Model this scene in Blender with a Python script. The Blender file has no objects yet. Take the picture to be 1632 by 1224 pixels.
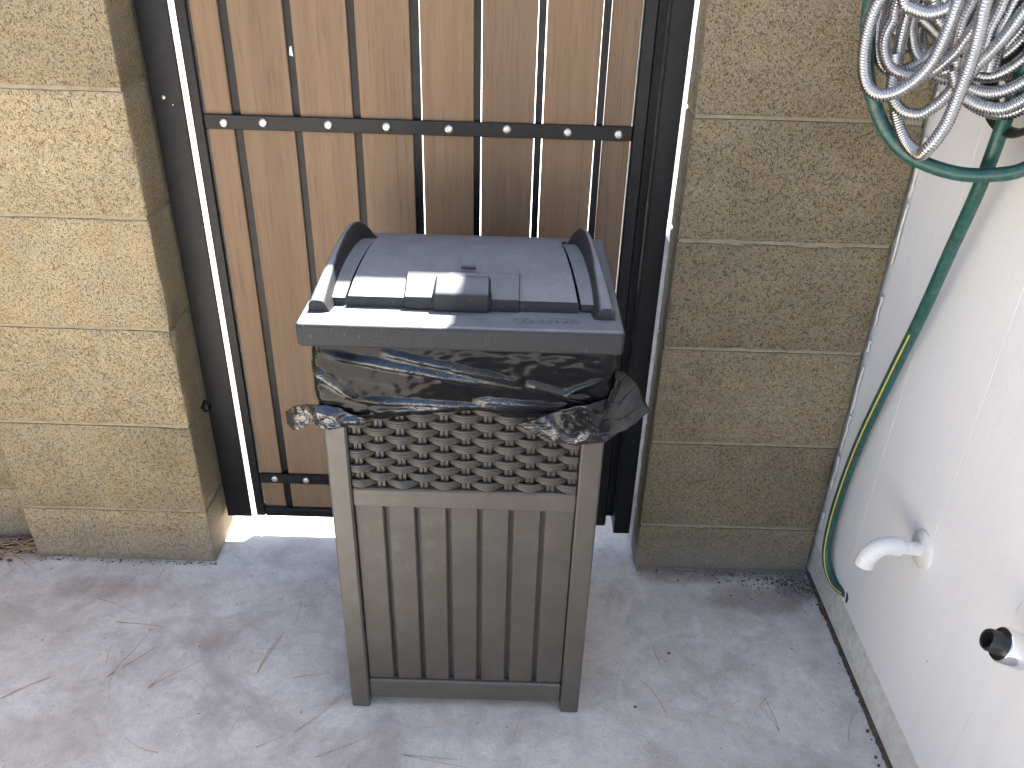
import bpy, math, random
from mathutils import Vector, Matrix, noise

random.seed(7)
scene = bpy.context.scene
col = scene.collection

# ------------------------------------------------------------------ camera
cam_data = bpy.data.cameras.new("camera")
cam = bpy.data.objects.new("camera", cam_data)
col.objects.link(cam)
R = ((0.99954913, 0.03002564, 0.0), (0.01495524, -0.49785778, 0.86712973), (0.02603612, -0.86673877, -0.49808236))
cam.matrix_world = Matrix(((R[0][0], -R[0][1], -R[0][2], 0.0), (R[1][0], -R[1][1], -R[1][2], 0.0),
                           (R[2][0], -R[2][1], -R[2][2], 1.198), (0, 0, 0, 1)))
cam_data.sensor_width = 36.0
cam_data.lens = 1320.0 / 1632.0 * 36.0
cam_data.clip_start = 0.02
cam_data.clip_end = 300.0
scene.camera = cam

# ------------------------------------------------------------------ sky, sun, exposure
SUN = Vector((0.278, 0.37, 1.0)).normalized()          # towards the sun: behind the gate, to the right
elev = math.asin(SUN.z)
rot = math.atan2(SUN.x, SUN.y)
world = bpy.data.worlds.new("World")
scene.world = world
world.use_nodes = True
wn = world.node_tree
wn.nodes.clear()
wo = wn.nodes.new('ShaderNodeOutputWorld')
wb = wn.nodes.new('ShaderNodeBackground')
ws = wn.nodes.new('ShaderNodeTexSky')
ws.sky_type = 'NISHITA'
ws.sun_disc = False
ws.sun_elevation = elev
ws.sun_rotation = rot
ws.air_density = 1.0
ws.dust_density = 1.5
ws.ozone_density = 1.2
wb.inputs['Strength'].default_value = 0.065
wn.links.new(ws.outputs[0], wb.inputs[0])
wn.links.new(wb.outputs[0], wo.inputs[0])

sun_data = bpy.data.lights.new("sun", 'SUN')
sun_data.energy = 5.0
sun_data.angle = math.radians(0.53)
sun_data.color = (1.0, 0.955, 0.885)
sun = bpy.data.objects.new("sun", sun_data)
sun.rotation_euler = (-SUN).to_track_quat('-Z', 'Y').to_euler()
sun.location = (2, 3, 6)
col.objects.link(sun)

scene.view_settings.view_transform = 'Standard'
scene.view_settings.look = 'None'
scene.view_settings.gamma = 1.0
scene.view_settings.exposure = 3.02
scene.view_settings.use_curve_mapping = False
scene.render.engine = 'CYCLES'
scene.cycles.max_bounces = 8
scene.cycles.diffuse_bounces = 6

# ------------------------------------------------------------------ mesh helpers
class MB:
    def __init__(self):
        self.v, self.f = [], []

    def add(self, vs, fs):
        o = len(self.v)
        self.v += [tuple(p) for p in vs]
        self.f += [tuple(i + o for i in f) for f in fs]
        return self

    def box(self, a, b):
        (x0, y0, z0), (x1, y1, z1) = a, b
        return self.add([(x0, y0, z0), (x1, y0, z0), (x1, y1, z0), (x0, y1, z0), (x0, y0, z1), (x1, y0, z1), (x1, y1, z1), (x0, y1, z1)],
                        [(0, 3, 2, 1), (4, 5, 6, 7), (0, 1, 5, 4), (1, 2, 6, 5), (2, 3, 7, 6), (3, 0, 4, 7)])

    def cbox(self, a, b, c):
        """chamfered box, 24 vertices"""
        vs, idx = [], {}
        lo, hi = a, b
        for sx in (0, 1):
            for sy in (0, 1):
                for sz in (0, 1):
                    s = (sx, sy, sz)
                    for ax in range(3):
                        p = []
                        for k in range(3):
                            e = hi[k] if s[k] else lo[k]
                            if k != ax:
                                e += -c if s[k] else c
                            p.append(e)
                        idx[(s, ax)] = len(vs)
                        vs.append(p)
        fs = []
        for ax in range(3):
            u, w = (ax + 1) % 3, (ax + 2) % 3
            for s in (0, 1):
                q = []
                for (du, dw) in ((0, 0), (1, 0), (1, 1), (0, 1)):
                    k = [0, 0, 0]
                    k[ax], k[u], k[w] = s, du, dw
                    q.append(idx[(tuple(k), ax)])
                fs.append(tuple(q if s else q[::-1]))
        for ax in range(3):            # edges along ax
            u, w = (ax + 1) % 3, (ax + 2) % 3
            for du in (0, 1):
                for dw in (0, 1):
                    k0, k1 = [0, 0, 0], [0, 0, 0]
                    k0[u] = k1[u] = du
                    k0[w] = k1[w] = dw
                    k1[ax] = 1
                    k0, k1 = tuple(k0), tuple(k1)
                    q = [idx[(k0, u)], idx[(k1, u)], idx[(k1, w)], idx[(k0, w)]]
                    fs.append(tuple(q if (du == dw) == False else q[::-1]))
        for sx in (0, 1):
            for sy in (0, 1):
                for sz in (0, 1):
                    s = (sx, sy, sz)
                    q = [idx[(s, 0)], idx[(s, 1)], idx[(s, 2)]]
                    fs.append(tuple(q if (sx + sy + sz) % 2 else q[::-1]))
        return self.add(vs, fs)

    def grid(self, rows, closed=False):
        n = len(rows[0])
        vs = [p for r in rows for p in r]
        fs = []
        for i in range(len(rows) - 1):
            for j in range(n if closed else n - 1):
                k = (j + 1) % n
                fs.append((i * n + j, i * n + k, (i + 1) * n + k, (i + 1) * n + j))
        return self.add(vs, fs)

    def tube(self, pts, rad, n=12, cap=True):
        """rad: number or list (one per point)"""
        pts = [Vector(p) for p in pts]
        m = len(pts)
        rows = []
        t = (pts[1] - pts[0]).normalized()
        up = Vector((0, 0, 1)) if abs(t.z) < .9 else Vector((1, 0, 0))
        nv = t.cross(up).normalized()
        for i, p in enumerate(pts):
            if i < m - 1 and i > 0:
                tt = (pts[i + 1] - pts[i - 1])
            elif i == 0:
                tt = pts[1] - pts[0]
            else:
                tt = pts[-1] - pts[-2]
            tt = tt.normalized()
            nv = (nv - tt * nv.dot(tt)).normalized()
            bv = tt.cross(nv)
            r = rad[i] if isinstance(rad, (list, tuple)) else rad
            rows.append([p + (nv * math.cos(2 * math.pi * k / n) + bv * math.sin(2 * math.pi * k / n)) * r for k in range(n)])
        o = len(self.v)
        self.grid(rows, closed=True)
        if cap:
            self.f.append(tuple(o + k for k in range(n))[::-1])
            self.f.append(tuple(o + (m - 1) * n + k for k in range(n)))
        return self

    def lathe(self, c, axis, prof, n=16):
        """prof: (distance along axis, radius)"""
        a = Vector(axis).normalized()
        up = Vector((0, 0, 1)) if abs(a.z) < .9 else Vector((1, 0, 0))
        u = a.cross(up).normalized()
        w = a.cross(u)
        rows = [[Vector(c) + a * d + (u * math.cos(2 * math.pi * k / n) + w * math.sin(2 * math.pi * k / n)) * max(r, 1e-5)
                 for k in range(n)] for d, r in prof]
        return self.grid(rows, closed=True)

    def prism(self, poly, x0, x1):
        """poly in (y, z) extruded along x"""
        n = len(poly)
        vs = [(x0, y, z) for y, z in poly] + [(x1, y, z) for y, z in poly]
        fs = [tuple(range(n)), tuple(range(2 * n - 1, n - 1, -1))]
        for i in range(n):
            j = (i + 1) % n
            fs.append((i, i + n, j + n, j))
        return self.add(vs, fs)


def spline(pts, step):
    """Catmull-Rom through pts, resampled at an even step"""
    P = [Vector(p) for p in pts]
    P = [P[0] * 2 - P[1]] + P + [P[-1] * 2 - P[-2]]
    dense = []
    for i in range(1, len(P) - 2):
        a, b, c, d = P[i - 1], P[i], P[i + 1], P[i + 2]
        for k in range(24):
            t = k / 24
            dense.append(.5 * ((2 * b) + (c - a) * t + (2 * a - 5 * b + 4 * c - d) * t * t + (3 * b - a - 3 * c + d) * t ** 3))
    dense.append(P[-2])
    out, acc = [dense[0]], 0.0
    for i in range(1, len(dense)):
        seg = (dense[i] - dense[i - 1]).length
        pos = 0.0
        while acc + (seg - pos) >= step:
            pos += step - acc
            acc = 0.0
            out.append(dense[i - 1].lerp(dense[i], pos / seg))
        acc += seg - pos
    return out


ROOT = {}


def base_of(o):
    while o.parent:
        o = o.parent
    return Vector(ROOT.get(o.name, (0, 0, 0)))


def obj(name, mb, mat, parent=None, smooth=False, bevel=0, origin=None, fix=False, seg=2):
    me = bpy.data.meshes.new(name)
    sh = base_of(parent) if parent else Vector(origin or (0, 0, 0))
    me.from_pydata([(p[0] - sh.x, p[1] - sh.y, p[2] - sh.z) for p in mb.v], [], mb.f)
    me.update()
    if fix:
        import bmesh
        bm = bmesh.new()
        bm.from_mesh(me)
        bmesh.ops.remove_doubles(bm, verts=bm.verts, dist=1e-6)
        bmesh.ops.recalc_face_normals(bm, faces=bm.faces)
        bm.to_mesh(me)
        bm.free()
    me.materials.append(mat)
    if smooth or bevel:
        for p in me.polygons:
            p.use_smooth = True
        if smooth == 'angle':
            me.set_sharp_from_angle(angle=math.radians(40))
    o = bpy.data.objects.new(name, me)
    col.objects.link(o)
    if parent:
        o.parent = parent
    else:
        o.location = sh
        ROOT[o.name] = tuple(sh)
    if bevel:
        b = o.modifiers.new("bevel", 'BEVEL')
        b.width = bevel
        b.segments = seg
        b.limit_method = 'ANGLE'
        b.angle_limit = math.radians(35)
        b.harden_normals = True
    return o


def tag(o, label, cat=None, group=None, kind=None):
    o["label"] = label
    if cat:
        o["category"] = cat
    if group:
        o["group"] = group
    if kind:
        o["kind"] = kind
    return o


def thing(name, loc, label, cat, group=None):
    o = bpy.data.objects.new(name, None)
    o.empty_display_size = .05
    o.location = loc
    col.objects.link(o)
    ROOT[o.name] = tuple(loc)
    return tag(o, label, cat, group, "thing")


def copy_at(src, parent, delta):
    c = src.copy()
    col.objects.link(c)
    c.parent = parent
    c.location = Vector(src.location) + Vector(delta)
    return c


# ------------------------------------------------------------------ material helpers
class NT:
    def __init__(self, name):
        self.m = bpy.data.materials.new(name)
        self.m.use_nodes = True
        self.t = self.m.node_tree
        self.b = self.t.nodes['Principled BSDF']
        g = self.t.nodes.new('ShaderNodeNewGeometry')
        self.pos = g.outputs['Position']
        oi = self.t.nodes.new('ShaderNodeObjectInfo')
        self.rand = oi.outputs['Random']

    def link(self, a, b):
        self.t.links.new(a, b)

    def mapped(self, scale, off=None):
        n = self.t.nodes.new('ShaderNodeMapping')
        n.inputs['Scale'].default_value = scale
        self.link(self.pos, n.inputs['Vector'])
        if off:                                   # per-object shift
            v = self.t.nodes.new('ShaderNodeCombineXYZ')
            for k in range(3):
                self.link(self.math('MULTIPLY', self.rand, off * (1.0 + .7 * k)), v.inputs[k])
            self.link(v.outputs[0], n.inputs['Location'])
        return n.outputs[0]

    def noise(self, scale, detail=4, rough=.55, vec=None, dist=0):
        n = self.t.nodes.new('ShaderNodeTexNoise')
        n.inputs['Scale'].default_value = scale
        n.inputs['Detail'].default_value = detail
        n.inputs['Roughness'].default_value = rough
        n.inputs['Distortion'].default_value = dist
        self.link(vec or self.pos, n.inputs['Vector'])
        return n.outputs['Fac']

    def voronoi(self, scale, vec=None, feature='F1'):
        n = self.t.nodes.new('ShaderNodeTexVoronoi')
        n.feature = feature
        n.inputs['Scale'].default_value = scale
        self.link(vec or self.pos, n.inputs['Vector'])
        return n.outputs['Distance']

    def ramp(self, fac, a, b, lo=0.0, hi=1.0, smooth=False):
        n = self.t.nodes.new('ShaderNodeMapRange')
        if smooth:
            n.interpolation_type = 'SMOOTHSTEP'
        n.inputs['From Min'].default_value = a
        n.inputs['From Max'].default_value = b
        n.inputs['To Min'].default_value = lo
        n.inputs['To Max'].default_value = hi
        self.link(fac, n.inputs['Value'])
        return n.outputs[0]

    def math(self, op, a, b=None, c=None):
        n = self.t.nodes.new('ShaderNodeMath')
        n.operation = op
        for i, x in enumerate((a, b, c)):
            if x is None:
                continue
            if isinstance(x, (int, float)):
                n.inputs[i].default_value = x
            else:
                self.link(x, n.inputs[i])
        return n.outputs[0]

    def mix(self, fac, a, b, mode='MIX'):
        n = self.t.nodes.new('ShaderNodeMix')
        n.data_type = 'RGBA'
        n.blend_type = mode
        for s, x in (('Factor', fac), ('A', a), ('B', b)):
            i = [k for k in n.inputs if k.name == s and (k.type == 'RGBA' or s == 'Factor')][0]
            if isinstance(x, (int, float)):
                i.default_value = x
            elif isinstance(x, tuple):
                i.default_value = x + (1.0,) if len(x) == 3 else x
            else:
                self.link(x, i)
        return [k for k in n.outputs if k.type == 'RGBA'][0]

    def bump(self, h, dist, strength=1.0, prev=None):
        n = self.t.nodes.new('ShaderNodeBump')
        n.inputs['Distance'].default_value = dist
        n.inputs['Strength'].default_value = strength
        self.link(h, n.inputs['Height'])
        if prev:
            self.link(prev, n.inputs['Normal'])
        return n.outputs[0]

    def sep(self):
        n = self.t.nodes.new('ShaderNodeSeparateXYZ')
        self.link(self.pos, n.inputs[0])
        return n.outputs

    def out(self, color=None, rough=None, metal=None, normal=None, spec=None):
        for k, x in (('Base Color', color), ('Roughness', rough), ('Metallic', metal), ('Normal', normal), ('Specular IOR Level', spec)):
            if x is None:
                continue
            if isinstance(x, (int, float)):
                self.b.inputs[k].default_value = x
            elif isinstance(x, tuple):
                self.b.inputs[k].default_value = x + (1.0,)
            else:
                self.link(x, self.b.inputs[k])
        return self.m


def mat_block(name, base):
    n = NT(name)
    v = n.mapped((1, 1, 1), 11.0)
    tone = n.math('MULTIPLY', n.ramp(n.noise(4.0, 3, .6, v), .3, .7, .84, 1.12), n.ramp(n.noise(22, 4, .65, v), .25, .75, .88, 1.12))
    fine = n.noise(430, 3, .65, v)
    mid = n.noise(170, 3, .65, v)
    vor = n.voronoi(420, v)
    pit = n.ramp(n.math('ADD', n.math('MULTIPLY', fine, .6), n.math('MULTIPLY', mid, .4)), .38, .475, 0, 1, True)
    pit2 = n.ramp(vor, .08, .35, .6, 1.0)
    hgt = n.math('MULTIPLY', pit, pit2)
    hue = n.noise(28, 3, .6, v)
    c = n.mix(n.ramp(hue, .35, .68), base, tuple(x * y for x, y in zip(base, (1.06, .97, .84))))
    c = n.mix(1.0, c, n.mix(hgt, (.46, .44, .42), (1, 1, 1)), 'MULTIPLY')
    grain = n.ramp(n.noise(380, 2, .5, v), .3, .7, .68, 1.22)
    lum = n.math('MULTIPLY', tone, grain)
    lum = n.math('MULTIPLY', lum, n.ramp(n.rand, 0, 1, .88, 1.08))
    cc = n.t.nodes.new('ShaderNodeCombineXYZ')
    for k in range(3):
        n.link(lum, cc.inputs[k])
    c = n.mix(1.0, c, cc.outputs[0], 'MULTIPLY')
    # splash-back dirt near the floor, ragged
    z = n.sep()[2]
    edge = n.math('ADD', z, n.math('MULTIPLY', n.noise(14, 4, .6), -.09))
    c = n.mix(n.ramp(edge, .075, -.035, 0, .55, True), c, (.24, .215, .19))
    nb = n.bump(n.math('ADD', hgt, n.math('MULTIPLY', n.noise(60, 4, .6, v), .9)), .0016, .8)
    nb = n.bump(n.noise(420, 3, .6, v), .0007, .7, nb)
    return n.out(c, .93, 0, nb, .2)


def mat_concrete():
    n = NT("concrete_floor_paint")
    x, y, z = n.sep()
    big = n.noise(2.3, 5, .6)
    mid = n.noise(9, 5, .65, None, .6)
    fine = n.noise(140, 3, .6)
    c = n.mix(n.ramp(big, .32, .68), (.54, .51, .475), (.66, .63, .59))
    c = n.mix(n.ramp(mid, .44, .66, 0, .6), c, (.34, .31, .29))
    c = n.mix(n.ramp(n.noise(5.2, 4, .6, n.mapped((1, 1.7, 1))), .54, .70, 0, .6), c, (.72, .70, .67))
    # brown stains, large and faint
    c = n.mix(n.ramp(n.noise(3.7, 4, .7, None, 1.2), .50, .66, 0, .7), c, (.35, .31, .285))
    # trowel mottling, fine cloudy
    c = n.mix(n.ramp(n.noise(38, 5, .75), .44, .70, 0, .36), c, (.30, .27, .25))
    # small dark specks
    sp = n.ramp(n.voronoi(70), .035, .07, 1, 0)
    c = n.mix(n.math('MULTIPLY', sp, n.ramp(n.noise(6, 2), .5, .6)), c, (.12, .10, .09))
    # pale chalky spatters
    sp2 = n.ramp(n.voronoi(21, n.mapped((1, 1, 1), 0)), .03, .06, .55, 0)
    c = n.mix(n.math('MULTIPLY', sp2, n.ramp(n.noise(3.1, 2), .52, .6)), c, (.68, .67, .66))

    # pale curved scuff to the right of the bin
    def ring(cx, cy, r, w, x0, x1, y0, y1, amt, c):
        d = n.math('SQRT', n.math('ADD', n.math('POWER', n.math('SUBTRACT', x, cx), 2.0), n.math('POWER', n.math('SUBTRACT', y, cy), 2.0)))
        d = n.math('ABSOLUTE', n.math('SUBTRACT', d, r))
        d = n.math('ADD', d, n.math('MULTIPLY', n.math('SUBTRACT', n.noise(60, 3), .5), .006))
        k = n.ramp(d, w, w * .25, 0, amt, True)
        for s, a, b in ((x, x0, x0 + .03), (x, x1, x1 - .03), (y, y0, y0 + .05), (y, y1, y1 - .02)):
            k = n.math('MULTIPLY', k, n.ramp(s, a, b, 0, 1, True))
        return n.mix(k, c, (.66, .64, .62))
    c = ring(.366, .990, .160, .0075, .14, .38, .93, 1.2, .34, c)
    c = ring(.366, .990, .172, .004, .14, .34, .97, 1.2, .16, c)
    # chalk-white worn patch front right, and its streak
    def blob(cx, cy, rx, ry, amt, colr, c, ns=18):
        d = n.math('ADD', n.math('POWER', n.math('DIVIDE', n.math('SUBTRACT', x, cx), rx), 2.0),
                   n.math('POWER', n.math('DIVIDE', n.math('SUBTRACT', y, cy), ry), 2.0))
        d = n.math('ADD', d, n.math('MULTIPLY', n.math('SUBTRACT', n.noise(ns, 5, .7), .5), 2.2))
        return n.mix(n.ramp(d, 1.0, .1, 0, amt, True), c, colr)
    c = blob(.33, .90, .085, .06, .42, (.66, .65, .63), c)
    c = blob(.372, 1.165, .012, .04, .5, (.70, .69, .67), c, 40)
    c = blob(.355, 1.125, .03, .012, .35, (.68, .67, .65), c, 40)
    c = blob(.51, 1.24, .13, .05, .6, (.20, .16, .125), c)
    c = blob(.60, 1.28, .06, .05, .7, (.10, .085, .07), c, 30)
    c = blob(.36, 1.30, .12, .025, .5, (.24, .195, .17), c)
    c = blob(-.80, 1.22, .16, .04, .45, (.28, .215, .18), c)
    c = blob(-.55, 1.10, .07, .05, .45, (.27, .215, .185), c)
    c = blob(-.98, 1.10, .09, .13, .4, (.27, .215, .18), c)
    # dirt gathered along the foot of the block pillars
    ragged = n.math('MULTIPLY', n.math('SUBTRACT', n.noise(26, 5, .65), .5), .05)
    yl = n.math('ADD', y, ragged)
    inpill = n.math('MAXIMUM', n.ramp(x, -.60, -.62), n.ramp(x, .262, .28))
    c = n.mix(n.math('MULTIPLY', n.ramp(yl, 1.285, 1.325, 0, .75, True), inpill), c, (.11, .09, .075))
    # the yard beyond the gate: plain pale concrete
    c = n.mix(n.ramp(n.noise(330, 3, .7), .52, .70, 0, .45), c, (.23, .21, .195))
    c = n.mix(n.ramp(n.noise(120, 4, .75), .54, .68, 0, .36), c, (.29, .265, .245))
    c = n.mix(n.ramp(n.noise(240, 2, .6), .60, .72, 0, .35), c, (.66, .65, .63))
    h = n.math('ADD', n.math('MULTIPLY', fine, .7), n.math('MULTIPLY', n.noise(38, 4, .6), 1.0))
    nb = n.bump(h, .0014, .8)
    nb = n.bump(n.noise(420, 2), .0003, .5, nb)
    return n.out(c, n.ramp(mid, .3, .7, .62, .85), 0, nb, .35)


def mat_plain(name, color, rough, metal=0.0, bump=0.0, bscale=300, var=.1, vscale=20, spec=.5, dust=None, damt=.3):
    n = NT(name)
    k = n.noise(vscale, 4, .6)
    c = n.mix(n.ramp(k, .3, .7), tuple(x * (1 - var) for x in color), tuple(min(1, x * (1 + var)) for x in color))
    if dust:
        d = n.math('MULTIPLY', n.ramp(n.noise(vscale * 3.1, 5, .7), .46, .75, 0, 1), n.ramp(n.noise(vscale * .4, 3), .35, .65, .3, 1))
        c = n.mix(n.math('MULTIPLY', d, damt), c, dust)
    nb = n.bump(n.noise(bscale, 3, .6), bump) if bump else None
    r = n.ramp(n.noise(vscale * 2.3, 3), .3, .7, rough * .88, min(1, rough * 1.12))
    return n.out(c, r, metal, nb, spec)


def mat_dust_sky(name, color, dust_sky, rough, bump):
    """weathered resin: dust and a blue sky sheen painted on what faces up"""
    n = NT(name)
    g = n.t.nodes.new('ShaderNodeNewGeometry')
    sx = n.t.nodes.new('ShaderNodeSeparateXYZ')
    n.link(g.outputs['Normal'], sx.inputs[0])
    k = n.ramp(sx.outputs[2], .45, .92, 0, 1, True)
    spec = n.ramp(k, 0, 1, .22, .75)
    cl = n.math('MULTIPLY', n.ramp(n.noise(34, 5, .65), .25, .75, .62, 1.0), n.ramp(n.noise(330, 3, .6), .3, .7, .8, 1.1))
    c = n.mix(n.math('MULTIPLY', k, cl), color, dust_sky)  # upward faces take dust plus sky reflection as a lighter blue
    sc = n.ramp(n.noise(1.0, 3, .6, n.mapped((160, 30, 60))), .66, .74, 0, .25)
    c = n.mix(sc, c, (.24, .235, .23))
    return n.out(c, n.ramp(cl, .5, 1, rough * .9, rough * 1.1), 0, n.bump(n.noise(620, 3, .6), bump), spec)


def mat_board():
    n = NT("brown_composite_wood")
    v = n.mapped((260, 260, 9.0), 9.0)
    v2 = n.mapped((46, 46, 1.1), 5.0)
    g1, g2 = n.noise(1.0, 4, .7, v), n.noise(1.0, 3, .6, v2, .7)
    c = n.mix(n.ramp(g2, .15, .85), (.160, .102, .060), (.232, .155, .094))
    c = n.mix(n.ramp(g1, .52, .70, 0, .6), c, (.095, .062, .045))
    c = n.mix(n.ramp(n.noise(4, 4, .6), .5, .75, 0, .25), c, (.21, .15, .115))
    c = n.mix(1.0, c, n.mix(n.rand, (.86, .86, .87), (1.10, 1.06, 1.0)), 'MULTIPLY')
    return n.out(c, .62, 0, n.bump(n.math('ADD', g1, n.math('MULTIPLY', g2, .6)), .0009, .7), .3)


def mat_siding():
    n = NT("white_siding_paint")
    x, y, z = n.sep()
    k = n.noise(3, 4, .6, n.mapped((1, 1, .4)))
    c = n.mix(n.ramp(k, .3, .7), (.76, .765, .765), (.83, .835, .835))
    # runs of grime and a few scuffs
    st = n.noise(1.0, 4, .65, n.mapped((30, 30, 2.0)))
    c = n.mix(n.ramp(st, .58, .75, 0, .14), c, (.58, .55, .49))
    sp = n.ramp(n.voronoi(19), .02, .05, 1, 0)
    low = n.ramp(z, .45, .1, 0, 1)
    c = n.mix(n.math('MULTIPLY', n.math('MULTIPLY', sp, low), .7), c, (.16, .155, .16))
    nb = n.bump(n.noise(55, 4, .6), .0010, .6)
    nb = n.bump(n.noise(260, 3, .6), .0004, .6, nb)
    return n.out(c, .55, 0, nb, .4)


def mat_bag():
    n = NT("black_film_plastic")
    at = n.t.nodes.new('ShaderNodeAttribute')
    at.attribute_name = "crinkle"
    where = n.math('ADD', at.outputs['Fac'], .02)
    w = n.noise(1.0, 2, .5, n.mapped((62, 62, 150)), 1.2)          # creases a few millimetres apart
    ridge = n.math('SUBTRACT', 1.0, n.math('MULTIPLY', n.math('ABSOLUTE', n.math('SUBTRACT', w, .5)), 3.2))
    soft = n.noise(1.0, 2, .5, n.mapped((18, 18, 40)), .6)
    nb = n.bump(soft, .0020, .5)
    nb = n.bump(n.math('MULTIPLY', ridge, where), .0015, .7, nb)
    n.b.inputs['IOR'].default_value = 1.65
    return n.out((.006, .006, .0065), n.ramp(where, 0, 1, .15, .13), 0, nb, n.ramp(where, 0, .7, .09, .85))  # gloss raised on creases, lowered elsewhere to stand in for dark reflections


M = dict(
    block_l=mat_block("tan_rough_block", (.330, .276, .180)),
    block_shade=mat_block("shaded_tan_rough_block", (.252, .214, .145)),  # same block as the left, its shade put into a darker colour
    mortar_l=mat_plain("tan_mortar", (.29, .245, .17), .95, 0, .0012, 260, .2, 60, .2),
    mortar_shade=mat_plain("shaded_tan_mortar", (.26, .225, .165), .95, 0, .0012, 260, .2, 60, .2),  # mortar toned down along with the shaded blocks
    floor=mat_concrete(),
    board=mat_board(),
    steel=mat_plain("black_powder_coat", (.007, .007, .008), .36, 0, .0005, 420, .3, 30, .25, (.10, .095, .09), .06),
    bolt=mat_plain("zinc_bolt", (.50, .48, .45), .40, 1.0, .0003, 500, .15, 200),
    chip=mat_plain("white_paint_chip", (.7, .68, .64), .7),
    bin=mat_plain("dark_brown_resin", (.076, .067, .055), .44, 0, .0002, 900, .12, 14, .5, (.17, .155, .14), .22),
    slat=mat_plain("dark_brown_grained_resin", (.064, .056, .046), .47, 0, .0007, 520, .12, 14, .5, (.17, .155, .14), .25),
    weave=mat_plain("brown_grey_wicker_resin", (.050, .044, .037), .42, 0, .0003, 700, .12, 40, .5),
    lid=mat_dust_sky("weathered_black_resin", (.028, .029, .031), (.178, .190, .212), .50, .0007),
    smoothlid=mat_dust_sky("smooth_black_resin", (.020, .021, .023), (.085, .094, .112), .42, .0002),
    bag=mat_bag(),
    siding=mat_siding(),
    kerb=mat_plain("grey_green_painted_concrete", (.66, .655, .61), .75, 0, .0015, 90, .13, 24, .3, (.2, .19, .16), .5),
    caulk=mat_plain("cracked_white_caulk", (.68, .67, .60), .8, 0, .001, 200),
    hosemetal=mat_plain("stainless_steel", (.47, .465, .46), .22, 1.0, .0001, 600, .08, 50),
    hosegreen=mat_plain("green_rubber_hose", (.009, .070, .056), .36, 0, .0004, 240, .2, 30, .5, (.35, .33, .27), .35),
    stripe=mat_plain("yellow_hose_stripe", (.62, .47, .10), .5),
    blackplastic=mat_plain("black_plastic", (.013, .013, .013), .4, 0, .0003, 400),
    pvc=mat_plain("white_painted_pvc", (.74, .73, .70), .42, 0, .0008, 160, .06, 40, .5, (.45, .41, .35), .5),
    chrome=mat_plain("chrome", (.78, .78, .78), .16, 1.0, .0002, 120, .05, 60),
    needle=mat_plain("dry_pine_needle", (.42, .275, .17), .7, 0, 0, 1, .45, 90),
    crumb=mat_plain("dry_leaf_dirt", (.085, .060, .042), .9, 0, 0, 1, .6, 70),
    berry=mat_plain("dark_red_berry", (.12, .022, .025), .5),
)

# ------------------------------------------------------------------ ground
g = MB()
def axis_vals():
    return [-60, -20, -6, -3, -1.5, 0, 1.5, 3, 6, 20, 60]
ax = axis_vals()
g.grid([[(x, y, 0.0) for x in ax] for y in ax])
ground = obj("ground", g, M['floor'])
ground["kind"] = "structure"
ground["label"] = "pale grey stained concrete floor with a curved pale scuff"

# ------------------------------------------------------------------ block masonry
def axis_steps(L, r, d):
    n = max(2, int((L - 2 * r) / d))
    return [0, .35 * r, r] + [r + (L - 2 * r) * i / n for i in range(1, n)] + [L - r, L - .35 * r, L]


def rough_block(a, b, r=.0032, d=.02, amp=.0011):
    """rounded, slightly uneven concrete block"""
    mb = MB()
    a, b = Vector(a), Vector(b)
    L = b - a
    st = [axis_steps(L[k], r, d) for k in range(3)]
    seed = Vector((random.random() * 50, random.random() * 50, random.random() * 50))

    def warp(p):
        q = Vector([min(max(p[k], a[k] + r), b[k] - r) for k in range(3)])
        dv = Vector(p) - q
        ne = sum(1 for k in range(3) if abs(dv[k]) > 1e-7)
        if dv.length > 1e-9:
            chip = 0
            if ne >= 2:
                chip = max(0, noise.noise(Vector(p) * 24 + seed) - .12) * .008
            P = q + dv.normalized() * (r - chip)
            P += dv.normalized() * amp * (noise.noise(Vector(p) * 90 + seed) + .6 * noise.noise(Vector(p) * 240 + seed))
            return P
        return Vector(p)
    for axn in range(3):
        u, w = (axn + 1) % 3, (axn + 2) % 3
        for s in (0, 1):
            rows = []
            for i in st[u]:
                row = []
                for j in st[w]:
                    p = [0, 0, 0]
                    p[axn] = b[axn] if s else a[axn]
                    p[u] = a[u] + i
                    p[w] = a[w] + j
                    row.append(warp(p))
                rows.append(row if not s else row[::-1])
            mb.grid(rows)
    return mb


JT = .0055


def pillar(root, x0, x1, y0, y1, zj, ncourse, mat, mortar, mid=.02, rot=None):
    core = MB().box((x0 + .003, y0 + .003, 0), (x1 - .003, y1 - .003, zj + .2032 * ncourse - .01))
    obj("mortar", core, mortar, root)
    zs = [0.0] + [zj + .2032 * i for i in range(ncourse + 1)]
    for i in range(len(zs) - 1):
        za = zs[i] + (JT / 2 if i else 0)
        zb = zs[i + 1] - JT / 2
        vis = zs[i] < 1.25
        obj("block", rough_block((x0, y0, za), (x1, y1, zb), d=.02 if vis else .09), mat, root, smooth=True, fix=True)
    capm = MB().cbox((x0 - .012, y0 - .012, zs[-1]), (x1 + (.012 if x0 < 0 else -.002), y1 + .012, zs[-1] + .045), .006)
    obj("cap", capm, mat, root)


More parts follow.
